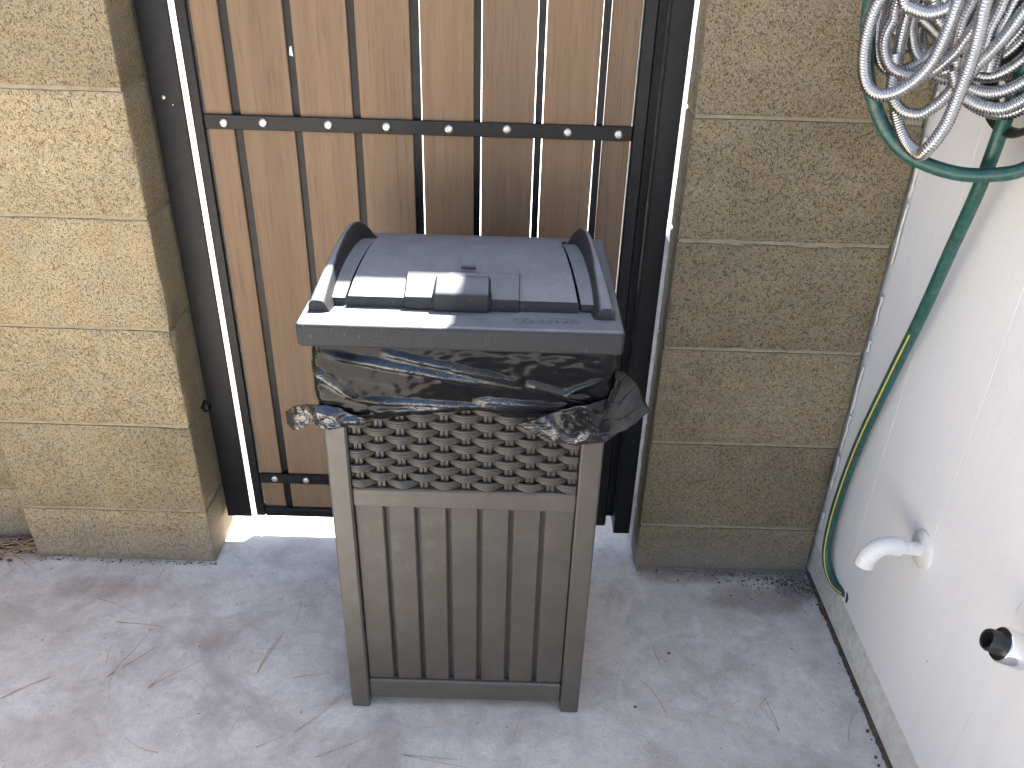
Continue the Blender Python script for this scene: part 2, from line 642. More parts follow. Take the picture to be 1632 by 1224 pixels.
lp = thing("block_pillar", (-.79, 1.45, 0), "sunlit-toned tan concrete block pillar left of the gate", "pillar")
lp["label"] = "yellow tan concrete block pillar standing left of the gate"
pillar(lp, -.977, -.606, 1.305, 1.442, .130, 9, M['block_l'], M['mortar_l'])
obj("rear_pier", MB().cbox((-.975, 1.4425, 0), (-.70, 1.62, 1.95), .004), M['block_l'], lp)
rp = thing("block_pillar", (.45, 1.45, 0), "tan concrete block pillar, shade painted into its colour, between the gate and the white wall", "pillar")
pillar(rp, .270, .630, 1.328, 1.402, .112, 9, M['block_shade'], M['mortar_shade'])
obj("rear_pier", MB().cbox((.312, 1.4025, 0), (.632, 1.60, 1.93), .004), M['block_shade'], rp)

# recessed block wall further left
lw = thing("block_wall", (-1.9, 1.46, 0), "tan block wall set back behind the left pillar at the photo's left edge", "wall")
WX0, WX1 = -3.2, -.981
obj("mortar", MB().box((WX0, 1.3645, 0), (WX1, 1.55, 1.93)), M['mortar_l'], lw)
zs = [0.0] + [.133 + .2032 * i for i in range(10)]
for i in range(len(zs) - 1):
    x = WX1 + (0.0 if i % 2 else .17)
    first = True
    while x > WX0 + .05:
        xl = max(x - .397, WX0)
        xr = min(x, WX1)
        vis = xl > -1.6 and zs[i] < .4
        obj("block", rough_block((xl, 1.361, zs[i] + (JT / 2 if i else 0)), (xr, 1.556, zs[i + 1] - JT / 2), d=.025 if vis else .11), M['block_l'], lw, smooth=True, fix=True)
        x = xl - JT

# unseen wall added along the yard to bounce warm light into the scene
bounce_wall = thing("block_wall", (-2.4, -.4, 0), "unseen tan block wall added for bounce light along the far left side of the yard", "wall")
obj("mortar", MB().box((-2.55, -2.3, 0), (-2.305, 1.355, 1.93)), M['mortar_l'], bounce_wall)
for i in range(len(zs) - 1):
    y = 1.355 - (0.0 if i % 2 else .2)
    while y > -2.25:
        ya = max(y - .397, -2.3)
        obj("block", MB().cbox((-2.556, ya, zs[i] + (JT / 2 if i else 0)), (-2.30, y, zs[i + 1] - JT / 2), .004), M['block_l'], bounce_wall)
        y = ya - JT

# ------------------------------------------------------------------ house wall
hw = thing("house_wall", (.75, 0.5, 0), "white painted siding wall of a house on the right", "wall")
HY0, HY1 = -2.30, 3.4
obj("wall_core", MB().box((.655, HY0, .0), (.86, HY1, 2.18)), M['siding'], hw)
obj("foundation", MB().add(*(lambda n: ([(.634, HY0, 0), (.6535, HY0, 0), (.6535, HY0, .074), (.6455, HY0, .074),
                                         (.640, HY1, 0), (.6535, HY1, 0), (.6535, HY1, .074), (.6455, HY1, .074)],
                                        [(0, 3, 2, 1), (4, 5, 6, 7), (0, 4, 7, 3), (3, 7, 6, 2), (0, 1, 5, 4), (1, 2, 6, 5)]))(0)), M['kerb'], hw)
y = .765
while y - .206 > HY0:
    y -= .206
first = None
while y < HY1:
    y1 = min(y + .206, HY1)
    obj("siding_board", MB().cbox((.6385, y + .0004, .076), (.6565, y1 - .0004, 2.18), .0004), M['siding'], hw)
    y += .206
obj("fascia", MB().cbox((.628, HY0, 2.184), (.88, HY1, 2.27), .004), M['siding'], hw)
obj("added_eave_soffit", MB().cbox((.41, HY0, 2.274), (.88, HY1, 2.30), .003), M['siding'], hw)  # unseen eave and roof added to cut sky light on the right
obj("added_eave_fascia", MB().cbox((.385, HY0, 2.255), (.4095, HY1, 2.42), .003), M['siding'], hw)
obj("added_roof_deck", MB().box((.41, HY0, 2.3005), (1.6, HY1, 2.41)), M['kerb'], hw)
# broken caulk bead in the corner
zz = .12
while zz < 1.9:
    L = random.uniform(.02, .11)
    pts = [(.6345 + random.uniform(-.0010, .0008), 1.3235 + random.uniform(-.002, .001), zz + L * k / 5) for k in range(6)]
    obj("caulk_bead", MB().tube(pts, [random.uniform(.0018, .0036) for _ in pts], 6), M['caulk'], hw, smooth=True)
    zz += L + random.choice((.004, .01, .03, .06))

# ------------------------------------------------------------------ gate posts
GT = 1.765
pl = thing("gate_post", (-.572, 1.415, 0), "black steel gate jamb fixed to the left block pillar", "post", "gate posts")
obj("front_flange", MB().cbox((-.5985, 1.3855, .056), (-.5470, 1.3905, GT), .0012), M['steel'], pl)
obj("side_flange", MB().cbox((-.5985, 1.3907, .056), (-.5935, 1.441, GT), .0012), M['steel'], pl)
for z, dx in ((.330, -.0005), (1.5, 0)):
    obj("anchor_bolt", MB().lathe((-.6020 + dx, 1.3870, z), (0, -1, 0), [(-.004, .012), (0, .012), (.004, .0115), (.009, .008), (.011, 0)], 14), M['steel'], pl, smooth='angle')
obj("screw", MB().lathe((-.578, 1.3855, .918), (0, -1, 0), [(0, .0034), (.0016, .003), (.0024, .0)], 12), M['bolt'], pl, smooth='angle')
obj("paint_chip", MB().cbox((-.5655, 1.3850, .905), (-.5640, 1.3857, .9075), .0002), M['chip'], pl)
pr_ = thing("gate_post", (.245, 1.415, 0), "black steel gate jamb beside the right block pillar", "post", "gate posts")
obj("front_flange", MB().cbox((.2265, 1.3855, .040), (.2608, 1.3905, GT), .0012), M['steel'], pr_)
obj("side_flange", MB().cbox((.2265, 1.3907, .040), (.2315, 1.441, GT), .0012), M['steel'], pr_)
obj("stop_strip", MB().cbox((.206, 1.4165, .062), (.2262, 1.424, GT - .01), .001), M['steel'], pr_)
for z in (1.25, 1.6):
    obj("wall_bracket", MB().cbox((.2318, 1.3915, z), (.2800, 1.3965, z + .03), .001), M['steel'], pr_)

# ------------------------------------------------------------------ gate
gt = thing("gate", (-.17, 1.40, 0), "brown plank gate in a black steel frame behind the bin", "gate")
obj("stile", MB().cbox((-.5380, 1.388, .056), (-.5185, 1.4135, GT - .02), .003), M['steel'], gt)
obj("stile", MB().cbox((.1850, 1.388, .056), (.2085, 1.4135, GT - .02), .003), M['steel'], gt)
obj("frame_rail", MB().cbox((-.5183, 1.388, .056), (.1848, 1.4135, .077), .003), M['steel'], gt)
obj("frame_rail", MB().cbox((-.5183, 1.388, GT - .044), (.1848, 1.4135, GT - .02), .003), M['steel'], gt)
for z in (.1445, .8690, 1.52):
    obj("flat_bar", MB().cbox((-.5183, 1.3878, z), (.1848, 1.3935, z + .0235), .001), M['steel'], gt)
BX = [(-.5165, -.4730), (-.4590, -.3725), (-.3605, -.2740), (-.2615, -.1762), (-.1600, -.0757), (-.0627, .0234), (.0384, .1234), (.1384, .1832)]
for i, (a, b) in enumerate(BX):
    o = obj("board", MB().cbox((a, 1.3940, .0785 + random.uniform(0, .003)), (b, 1.4120, GT - .046), .0012), M['board'], gt)
BARS = [(-.4731, -.4589), (-.3726, -.3604), (-.2741, -.2618), (-.1763, -.1626), (-.0758, -.0648), (.0250, .0364), (.1256, .1369)]
TILT = [0, 0, .0003, .0006, .0008, -.0012, -.0016]
for (a, b), t in zip(BARS, TILT):
    m = MB()
    z0, z1 = .0772, GT - .0445
    m.add([(a - t, 1.399, z0), (b - t, 1.399, z0), (b - t, 1.407, z0), (a - t, 1.407, z0), (a + t, 1.399, z1), (b + t, 1.399, z1), (b + t, 1.407, z1), (a + t, 1.407, z1)],
          [(0, 3, 2, 1), (4, 5, 6, 7), (0, 1, 5, 4), (1, 2, 6, 5), (2, 3, 7, 6), (3, 0, 4, 7)])
    obj("gap_bar", m, M['steel'], gt)
obj("paint_chip", MB().add([(-.3700, 1.3985, .986), (-.3640, 1.3985, .984), (-.3655, 1.3985, 1.000), (-.3688, 1.3985, .998), (-.3700, 1.3989, .986), (-.3640, 1.3989, .984), (-.3655, 1.3989, 1.0), (-.3688, 1.3989, .998)],
                           [(0, 1, 2, 3), (0, 4, 5, 1), (1, 5, 6, 2), (2, 6, 7, 3), (3, 7, 4, 0)]), M['chip'], gt)
bolt_prof = [(0, .0074), (.0014, .0074), (.0022, .0069), (.0031, .0056), (.0035, .0036), (.0035, .0026), (.0022, .0022), (.0022, 0)]
proto = None
for z in (.156, .881, 1.532):
    for i, (a, b) in enumerate(BX):
        cx = (a + b) / 2 + (.008 if i == 0 else (-.006 if i == 1 else random.uniform(-.003, .003)))
        zz = z + random.uniform(-.0015, .0015)
        if proto is None:
            proto = obj("bolt", MB().lathe((cx, 1.3877, zz), (0, -1, 0), bolt_prof, 14), M['bolt'], gt, smooth='angle')
            pc = (cx, zz)
        else:
            copy_at(proto, gt, (cx - pc[0], 0, zz - pc[1]))

# ------------------------------------------------------------------ trash bin
BC = -.064                       # centre in x
YF = .955                        # front plane
BD = .325                        # depth
bn = thing("trash_bin", (BC, YF + BD / 2, 0), "dark brown resin trash bin with wicker band standing before the gate", "trash bin")
HWD = .194
x0, x1 = BC - HWD, BC + HWD
obj("shell", MB().cbox((x0 + .016, YF + .019, .024), (x1 - .016, YF + BD - .016, .690), .004), M['bin'], bn)
LEGW = .031
for lx in (x0, x1 - LEGW):
    for ly in (YF, YF + BD - LEGW):
        obj("leg", MB().cbox((lx, ly, 0), (lx + LEGW, ly + LEGW, .700), .0028), M['bin'], bn)
xi0, xi1 = x0 + LEGW + .0004, x1 - LEGW - .0004
obj("bottom_rail", MB().cbox((xi0, YF + .004, .020), (xi1, YF + .018, .064), .003), M['bin'], bn)
obj("middle_rail", MB().cbox((xi0, YF + .003, .433), (xi1, YF + .018, .466), .0025), M['bin'], bn)
obj("top_rail", MB().cbox((xi0, YF + .003, .634), (xi1, YF + .018, .699), .0025), M['bin'], bn)
ns = 7
pw = (xi1 - xi0) / ns
for i in range(ns):
    a = xi0 + pw * i + (.0034 if i else .0002)
    b = xi0 + pw * (i + 1) - (.0034 if i < ns - 1 else .0002)
    obj("slat", MB().cbox((a, YF + .0085, .0642), (b, YF + .0186, .4328), .0022), M['slat'], bn)
# side panels (seen only from a step aside)
for sx, xa in ((0, x0), (1, x1)):
    ya, yb = YF + LEGW + .0004, YF + BD - LEGW - .0004
    def sb(z0, z1, i0=.004, i1=.0155):
        return (xa + i0, xa + i1) if sx == 0 else (xa - i1, xa - i0)
    for nm, z0, z1 in (("bottom_rail", .020, .064), ("middle_rail", .433, .466), ("top_rail", .634, .699)):
        p, q = sb(z0, z1)
        obj(nm, MB().cbox((p, ya, z0), (q, yb, z1), .0025), M['bin'], bn)
    for i in range(6):
        w = (yb - ya) / 6
        p, q = sb(0, 0, .0085, .0156)
        obj("slat", MB().cbox((p, ya + w * i + .003, .0642), (q, ya + w * (i + 1) - .003, .4328), .002), M['slat'], bn)
    p, q = sb(0, 0, .010, .0156)
    for i in range(10):
        z = .470 + i * .0164
        obj("weave_strand", MB().cbox((p, ya, z), (q, yb, z + .014), .003), M['weave'], bn)

# woven band on the front
SP = .0305                       # stake pitch
ROWP = .0127
nst = 11
sx0 = (xi0 + xi1) / 2 - SP * (nst - 1) / 2 + .002
YW = YF + .0125                  # middle plane of the weave
for i in range(nst):
    cx = sx0 + SP * i
    m = MB()
    for s in (-1, 1):
        m.cbox((cx + (-.0060 if s < 0 else .0002), YW - .0036, .4662), (cx + (-.0002 if s < 0 else .0060), YW + .0025, .633), .0010)
    obj("weave_stake", m, M['weave'], bn)
nrow = 13
prof = []
NR = 4
for k in range(NR * 6 + 1):      # ribbed front profile
    t = k / (NR * 6)
    prof.append((t, .0009 * abs(math.sin(math.pi * NR * t)) ** .6))
for r in range(nrow):
    zc = .4735 + ROWP * r
    rows = []
    xx = xi0 + .0003
    while xx < xi1 - .0002:
        u = ((xx - sx0) / SP + r) % 2.0            # 0 and 2: over a stake, 1: behind the next
        u = abs(u - 1.0)                            # 1 on top of the stake, 0 behind
        f = math.sin(math.pi / 2 * u)
        yc = YW + .0085 - .0150 * f ** 1.15
        h = .0046 + .0096 * f ** .62
        row = []
        for t, e in prof:
            curl = .0022 * (1 - (2 * t - 1) ** 2)
            row.append((xx, yc - .0012 - e - curl, zc + h * (t - .5)))
        row.append((xx, yc + .0012, zc + h * .46))
        row.append((xx, yc + .0012, zc - h * .46))
        rows.append(row)
        xx += .0019
    m = MB().grid(rows, closed=True)
    nn = len(rows[0])
    m.f.append(tuple(range(nn)))
    m.f.append(tuple(len(m.v) - nn + k for k in range(nn))[::-1])
    obj("weave_strand", m, M['weave'], bn, smooth='angle', fix=True)

# lid
LC = BC - .004
LW = .2105
def ly(v): return YF + v
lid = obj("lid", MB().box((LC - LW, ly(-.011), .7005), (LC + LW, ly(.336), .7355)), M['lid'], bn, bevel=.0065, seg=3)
def arch(y, y0, y1, z0, zc, e=2.6):
    t = (y - y0) / (y1 - y0) * 2 - 1
    return z0 + (zc - z0) * (1 - abs(t) ** e)
def arch_slab(xl, xr, zt, zb, ys, nx=2):
    m = MB()
    top, bot = [], []
    for y in ys:
        a, b = xl(y), xr(y)
        top.append([(a + (b - a) * k / nx, ly(y), zt(y)) for k in range(nx + 1)])
        bot.append([(a + (b - a) * k / nx, ly(y), zb(y)) for k in range(nx + 1)])
    rows = []
    for t, b in zip(top, bot):
        rows.append(t + b[::-1])
    m.grid(rows, closed=True)
    n = len(rows[0])
    m.f.append(tuple(range(n)))
    m.f.append(tuple(len(m.v) - n + k for k in range(n))[::-1])
    return m
def lin(a, b, n): return [a + (b - a) * k / n for k in range(n + 1)]
def inset(y):                    # the raised pieces draw in towards the back
    return .027 * min(1.25, max(0, (y - .02) / .17))
def curve_through(K):
    P = [Vector((k[0], k[1], 0)) for k in K]
    S = spline(P, .001)
    def f(y):
        for a, b in zip(S, S[1:]):
            if a.x <= y <= b.x:
                return a.y + (b.y - a.y) * (y - a.x) / max(1e-9, b.x - a.x)
        return S[0].y if y < S[0].x else S[-1].y
    return f
ZL = .7352
D0, D1 = .046, .287
flap_top = curve_through([(.0425, .7500), (.060, .7590), (.085, .7690), (.115, .7772), (.145, .7820), (.172, .7830), (.195, .7800), (.220, .7710), (.250, .7550), (.284, .7380)])
dome = lambda y: flap_top(y) - .0055 if y > .05 else flap_top(y) - .005
for s in (-1, 1):
    xa = (lambda y, s=s: LC + s * (.187 - inset(y)))
    xb = (lambda y, s=s: LC + s * (.1595 - inset(y) * .9))
    obj("dome_shoulder", arch_slab(xa if s < 0 else xb, xb if s < 0 else xa, dome, lambda y: ZL, lin(D0, D1, 28)), M['lid'], lid, bevel=.0025)
F0, F1 = .0425, .284
flapz = flap_top
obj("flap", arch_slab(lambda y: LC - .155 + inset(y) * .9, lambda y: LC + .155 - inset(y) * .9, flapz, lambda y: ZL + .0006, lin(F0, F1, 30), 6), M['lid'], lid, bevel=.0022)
# dark seam either side of the flap
R0, R1 = .024, .312
railz = curve_through([(.024, .7520), (.045, .7630), (.075, .7770), (.105, .7895), (.135, .7990), (.160, .8035), (.180, .8035), (.200, .7985), (.220, .7880), (.250, .7660), (.280, .7480), (.312, .7370)])
for s in (-1, 1):
    xa = (lambda y, s=s: LC + s * (.2010 - inset(y) * .95)) 
    xb = (lambda y, s=s: LC + s * (.1760 - inset(y) * .95))
    m = MB()
    rows = []
    for y in lin(R0, R1, 40):
        zt = railz(y)
        hgt = zt - ZL
        yo, yi = xa(y), xb(y)
        o2, i2 = yo - s * .10 * hgt, yi + s * .14 * hgt
        w = o2 - i2
        row = [(yo, ly(y), ZL + .0003), (o2 + s * .0004, ly(y), zt - .006), (o2 - .10 * w, ly(y), zt - .0022), (o2 - .26 * w, ly(y), zt - .0003),
               (o2 - .5 * w, ly(y), zt), (o2 - .74 * w, ly(y), zt - .0003), (o2 - .90 * w, ly(y), zt - .0022), (i2 - s * .0004, ly(y), zt - .006), (yi - s * .003, ly(y), ZL + .0003)]
        rows.append(row)
    m.grid(rows, closed=True)
    nn = len(rows[0])
    m.f.append(tuple(range(nn)))
    m.f.append(tuple(len(m.v) - nn + k for k in range(nn))[::-1])
    obj("side_rail", m, M['lid'], lid, bevel=.002, fix=True)
# handle plate and finger lip
HC = LC - .001
plate = MB().prism([(ly(.0385), .7360), (ly(.0385), .7535), (ly(.055), .7625), (ly(.080), .7745), (ly(.084), .7700), (ly(.060), .7400)], HC - .0755, HC + .0755)
hd = obj("handle", plate, M['smoothlid'], lid, bevel=.0015, fix=True)
bump_ = MB()
bp = [(ly(.0335), .7362), (ly(.0335), .7590), (ly(.0365), .7630), (ly(.066), .7740), (ly(.072), .7720), (ly(.066), .7480)]
n = len(bp)
xs = [HC - .0400, HC - .0345, HC + .0345, HC + .0400]
vs = []
for i, x in enumerate(xs):
    for (yy, z) in bp:
        if i in (0, 3):
            z = .7362 + (z - .7362) * .66
            yy = yy + .004
        vs.append((x, yy, z))
fs = [tuple(range(n))[::-1], tuple(range(3 * n, 4 * n))]
for i in range(3):
    for k in range(n):
        j = (k + 1) % n
        fs.append((i * n + k, i * n + j, (i + 1) * n + j, (i + 1) * n + k))
bump_.add(vs, fs)
obj("finger_lip", bump_, M['smoothlid'], lid, bevel=.0018, fix=True)
obj("mould_mark", MB().cbox((HC - .004, ly(.086), .7752), (HC + .016, ly(.092), .7790), .0006), M['smoothlid'], lid)
# embossed oval emblem with lettering
EX, EY = LC + .110, ly(.0155)
ring = MB()
rows = []
for k in range(48):
    a = 2 * math.pi * k / 48
    rows.append([(EX + (.0430 + d) * math.cos(a), EY + (.0098 + d) * math.sin(a), ZL + .0003 + z) for d, z in ((-.0008, 0), (-.0004, .0007), (.0004, .0007), (.0008, 0))])
rows.append(rows[0])
ring.grid(rows)
em = obj("emblem", ring, M['lid'], lid, smooth=True)
cu = bpy.data.curves.new("lettering", 'FONT')
cu.body = "Suncast"
cu.size = .0150
cu.shear = .35
cu.extrude = .0004
cu.align_x = 'CENTER'
cu.align_y = 'CENTER'
cu.space_character = 1.15
to = bpy.data.objects.new("tmp_text", cu)
col.objects.link(to)
bpy.context.view_layer.update()
tm = bpy.data.meshes.new_from_object(to.evaluated_get(bpy.context.evaluated_depsgraph_get()))
bpy.data.objects.remove(to)
tmb = MB()
sc = .072 / max(.001, max(v.co.x for v in tm.vertices) - min(v.co.x for v in tm.vertices))
tmb.add([(EX + v.co.x * sc, EY + v.co.y, ZL + .0006 + v.co.z) for v in tm.vertices], [tuple(p.vertices) for p in tm.polygons])
obj("lettering", tmb, M['lid'], lid)

# ------------------------------------------------------------------ trash bag
bg = thing("trash_bag", (BC, YF + .1, .56), "shiny black plastic trash bag folded over the bin rim under the lid", "bag")
def zlow(x):
    K = [(-.28, .604), (-.255, .598), (-.217, .589), (-.18, .589), (-.14, .596), (-.097, .604), (-.046, .607), (.005, .598), (.05, .600), (.14, .600)]
    if x <= K[0][0]:
        return K[0][1]
    for (a, za), (b, zb) in zip(K, K[1:]):
        if x <= b:
            return za + (zb - za) * (x - a) / (b - a)
    return K[-1][1]
bx0, bx1, by = x0 - .0045, x1 + .0045, YF - .0035
RC = .014
path = []
for k in range(31):
    path.append((bx0, 1.26 - (1.26 - by - RC) * k / 30, (-1, 0)))
for k in range(1, 9):
    a = math.pi / 2 * k / 9
    path.append((bx0 + RC - RC * math.cos(a), by + RC - RC * math.sin(a), (-math.cos(a), -math.sin(a))))
for k in range(221):
    path.append((bx0 + RC + (bx1 - bx0 - 2 * RC) * k / 220, by, (0, -1)))
for k in range(1, 9):
    a = math.pi / 2 * k / 9
    path.append((bx1 - RC + RC * math.sin(a), by + RC - RC * math.cos(a), (math.sin(a), -math.cos(a))))
for k in range(31):
    path.append((bx1, by + RC + (1.26 - by - RC) * k / 30, (1, 0)))
RID = [((-.250, .690), (.035, .640), .0045, .0052), ((-.175, .695), (.030, .652), .0040, .0050), ((-.262, .665), (-.205, .622), .0055, .0050),
       ((-.205, .622), (.02, .613), .0040, .0052), ((-.19, .604), (-.06, .612), .003, .004), ((.02, .655), (.125, .622), .005, .004), ((-.05, .625), (.12, .618), .004, .0045),
       ((.07, .640), (.128, .668), .004, .003)]
def folds(x, z, wide=1.0):
    d = 0
    for (a, b, w, amp) in RID:
        ax_, az = a
        ex, ez = b[0] - ax_, b[1] - az
        L2 = ex * ex + ez * ez
        t = ((x - ax_) * ex + (z - az) * ez) / L2
        tc = min(1, max(0, t))
        dx, dz = x - (ax_ + ex * tc), z - (az + ez * tc)
        fade = min(1, max(0, (t + .02) / .12)) * min(1, max(0, (1.0 - t) / .45))
        d += amp * fade * math.exp(-(dx * dx + dz * dz) / (w * w * wide * wide))
    return d
rows = []
NV = 46
for j in range(NV + 1):
    v = j / NV
    row = []
    for (px, py, nrm) in path:
        zl = zlow(px) + .003 * noise.noise(Vector((px * 22, py * 22, 3.3)))
        z = .7075 + (zl - .7075) * v
        u = px + (py - by) * (1 if nrm[0] > 0 else -1)
        bul = .0035 * math.sin(math.pi * min(1, v * 1.02))
        dd = bul + folds(u, z) + .0020 * noise.noise(Vector((u * 14, z * 44, 1.0))) + .0009 * noise.noise(Vector((u * 60, z * 130, 5.0)))
        if v > .93:
            dd -= (v - .93) / .07 * .003
        dd *= min(1, v * 6 + .1)
        row.append((px + nrm[0] * dd, py + nrm[1] * dd, z))
    rows.append(row)
# hem rolls back under
row = [(p[0] - q[2][0] * .0035, p[1] - q[2][1] * .0035, p[2] + .004) for p, q in zip(rows[-1], path)]
rows.append(row)
bag = obj("rim_fold", MB().grid(rows), M['bag'], bg, smooth=True)
def crinkle(o, fn):
    a = o.data.attributes.new("crinkle", 'FLOAT', 'POINT')
    b = base_of(o)
    for i, v in enumerate(o.data.vertices):
        a.data[i].value = fn(v.co + b)
def bag_crinkle(p):
    k = folds(p.x, p.z, 1.9) / .005
    k = max(0, k - .25) * (1.0 if p.x < .03 else .35)
    return min(1, k * (.55 + .9 * noise.noise(Vector((p.x * 16, p.z * 30, 9)))))
crinkle(bag, bag_crinkle)
sol = bag.modifiers.new("film", 'SOLIDIFY')
sol.thickness = .0006
sol.offset = -1

LWG = [(-.317, .985, .578), (-.299, .975, .595), (-.263, .954, .612), (-.233, .951, .61), (-.212, .948, .599), (-.183, .944, .594), (-.208, .947, .583), (-.231, .95, .577), (-.255, .953, .568), (-.269, .955, .571), (-.278, .96, .581), (-.291, .968, .571), (-.306, .976, .553), (-.316, .983, .557)]
RWG = [(.007, .944, .595), (.055, .94, .616), (.095, .936, .634), (.131, .949, .636), (.144, .959, .652), (.139, .955, .677), (.154, .974, .661), (.175, .997, .633), (.187, 1.007, .602), (.2, 1.02, .577), (.181, .997, .572), (.148, .955, .575), (.126, .944, .569), (.091, .936, .568), (.057, .94, .571), (.031, .942, .582)]
def wing(poly, center, seed, out, amp, subdiv=9):
    P = []
    n0 = len(poly)
    for i in range(n0):
        a, b = Vector(poly[i]), Vector(poly[(i + 1) % n0])
        for k in range(subdiv):
            q = a.lerp(b, k / subdiv)
            q += Vector((noise.noise(q * 120 + Vector((seed, 0, 0))), 0, noise.noise(q * 120 + Vector((0, seed, 0))))) * .0010
            P.append(q)
    c = Vector(center)
    m = MB()
    rings = []
    NRG = 18
    for r in range(1, NRG + 1):
        t = r / NRG
        ring_ = []
        for q in P:
            p = c.lerp(q, t)
            rid = abs(noise.noise(Vector((p.x * 17 + seed, p.z * 30, 2)))) + .28 * abs(noise.noise(Vector((p.x * 60, p.z * 80 + seed, 7))))
            cre = noise.noise(Vector((p.x * 34 + seed, p.z * 52 + p.x * 30, 4)))
            p.y += -out * (1 - t * t) + amp * .8 * (rid - .35) - .006 * (1 - min(1, abs(cre) * 4)) * min(1, 2.2 * (1 - t) + .25)
            ring_.append(p)
        rings.append(ring_)
    m.grid(rings, closed=True)
    o = len(m.v)
    m.v.append(tuple(c + Vector((0, -out, 0))))
    for k in range(len(P)):
        m.f.append((o, (k + 1) % len(P), k))
    return m
for poly, cen, sd in ((LWG, (-.257, .953, .590), 3.1), (RWG, (.118, .945, .600), 8.4)):
    w = obj("loose_flap", wing(poly, cen, sd, .008, .012), M['bag'], bg, smooth=True, fix=True)
    s = w.modifiers.new("film", 'SOLIDIFY')
    s.thickness = .0006
    crinkle(w, (lambda p: .55 + .4 * noise.noise(p * 26)) if sd < 5 else (lambda p: max(.05, .22 + .5 * noise.noise(p * 24) + (.25 if p.z < .59 else 0))))

# ------------------------------------------------------------------ hose hanger, hoses
hh = thing("hose_hanger", (.63, .97, 1.0), "black plastic hose hanger on the white wall behind the coiled hoses", "hose hanger")
obj("wall_plate", MB().cbox((.626, .99, 1.03), (.6380, 1.13, 1.30), .004), M['blackplastic'], hh)
obj("drum", MB().lathe((.626, 1.06, 1.095), (-1, 0, 0), [(0, 0), (0, .075), (.030, .070), (.030, .0)], 40), M['blackplastic'], hh, smooth='angle')
obj("flange", MB().lathe((.598, 1.035, 1.062), (-1, 0, 0), [(0, .078), (-.006, .082), (0, .086), (.010, .090), (.016, .086), (.010, .080), (0, .078)], 48), M['blackplastic'], hh, smooth=True)

gh = thing("garden_hose", (.63, 1.16, .06), "green rubber garden hose with yellow stripe looped and hanging down the wall corner", "hose")
down = [(.645, 1.166, .092), (.632, 1.205, .086), (.624, 1.240, .112), (.622, 1.254, .167), (.622, 1.254, .265), (.620, 1.231, .399), (.613, 1.178, .557), (.607, 1.130, .691),
        (.600, 1.093, .803), (.590, 1.053, .903), (.585, 1.035, .985), (.570, 1.00, 1.10), (.535, .99, 1.20), (.48, 1.03, 1.25), (0.445, 1.089, 1.222), (0.42, 1.097, 1.166)]
loop = [(0.417, 1.098, 1.111), (0.418, 1.098, 1.096), (0.423, 1.095, 1.062), (0.431, 1.091, 1.027), (0.442, 1.086, 1.002), (0.461, 1.076, 0.969), (0.487, 1.063, 0.944), (0.517, 1.047, 0.931), (0.55, 1.031, 0.926), (0.58, 1.016, 0.93), (0.608, 1.002, 0.942), (0.632, 0.99, 0.976), (0.658, 0.98, 1.043), (0.671, 0.98, 1.162), (0.654, 0.997, 1.26), (0.615, 1.022, 1.288)]
gp = spline(down + loop, .008)
obj("tube", MB().tube(gp, .0089, 16), M['hosegreen'], gh, smooth=True)
# raised stripe on the side that faces the yard
sp_ = []
for i, p in enumerate(gp):
    if p.z > .66 or i > 170:
        break
    t = (gp[min(i + 1, len(gp) - 1)] - gp[max(i - 1, 0)]).normalized()
    d = Vector((-.72, -.62, .10))
    d = (d - t * d.dot(t)).normalized()
    sp_.append(p + d * .0081)
obj("stripe", MB().tube(sp_[1:], .0017, 6), M['stripe'], gh, smooth=True)
obj("end_fitting", MB().lathe((.650, 1.156, .0945), (-.9, .35, -.1), [(0, 0), (0, .012), (.010, .012), (.012, .0105)], 16), M['blackplastic'], gh, smooth='angle')

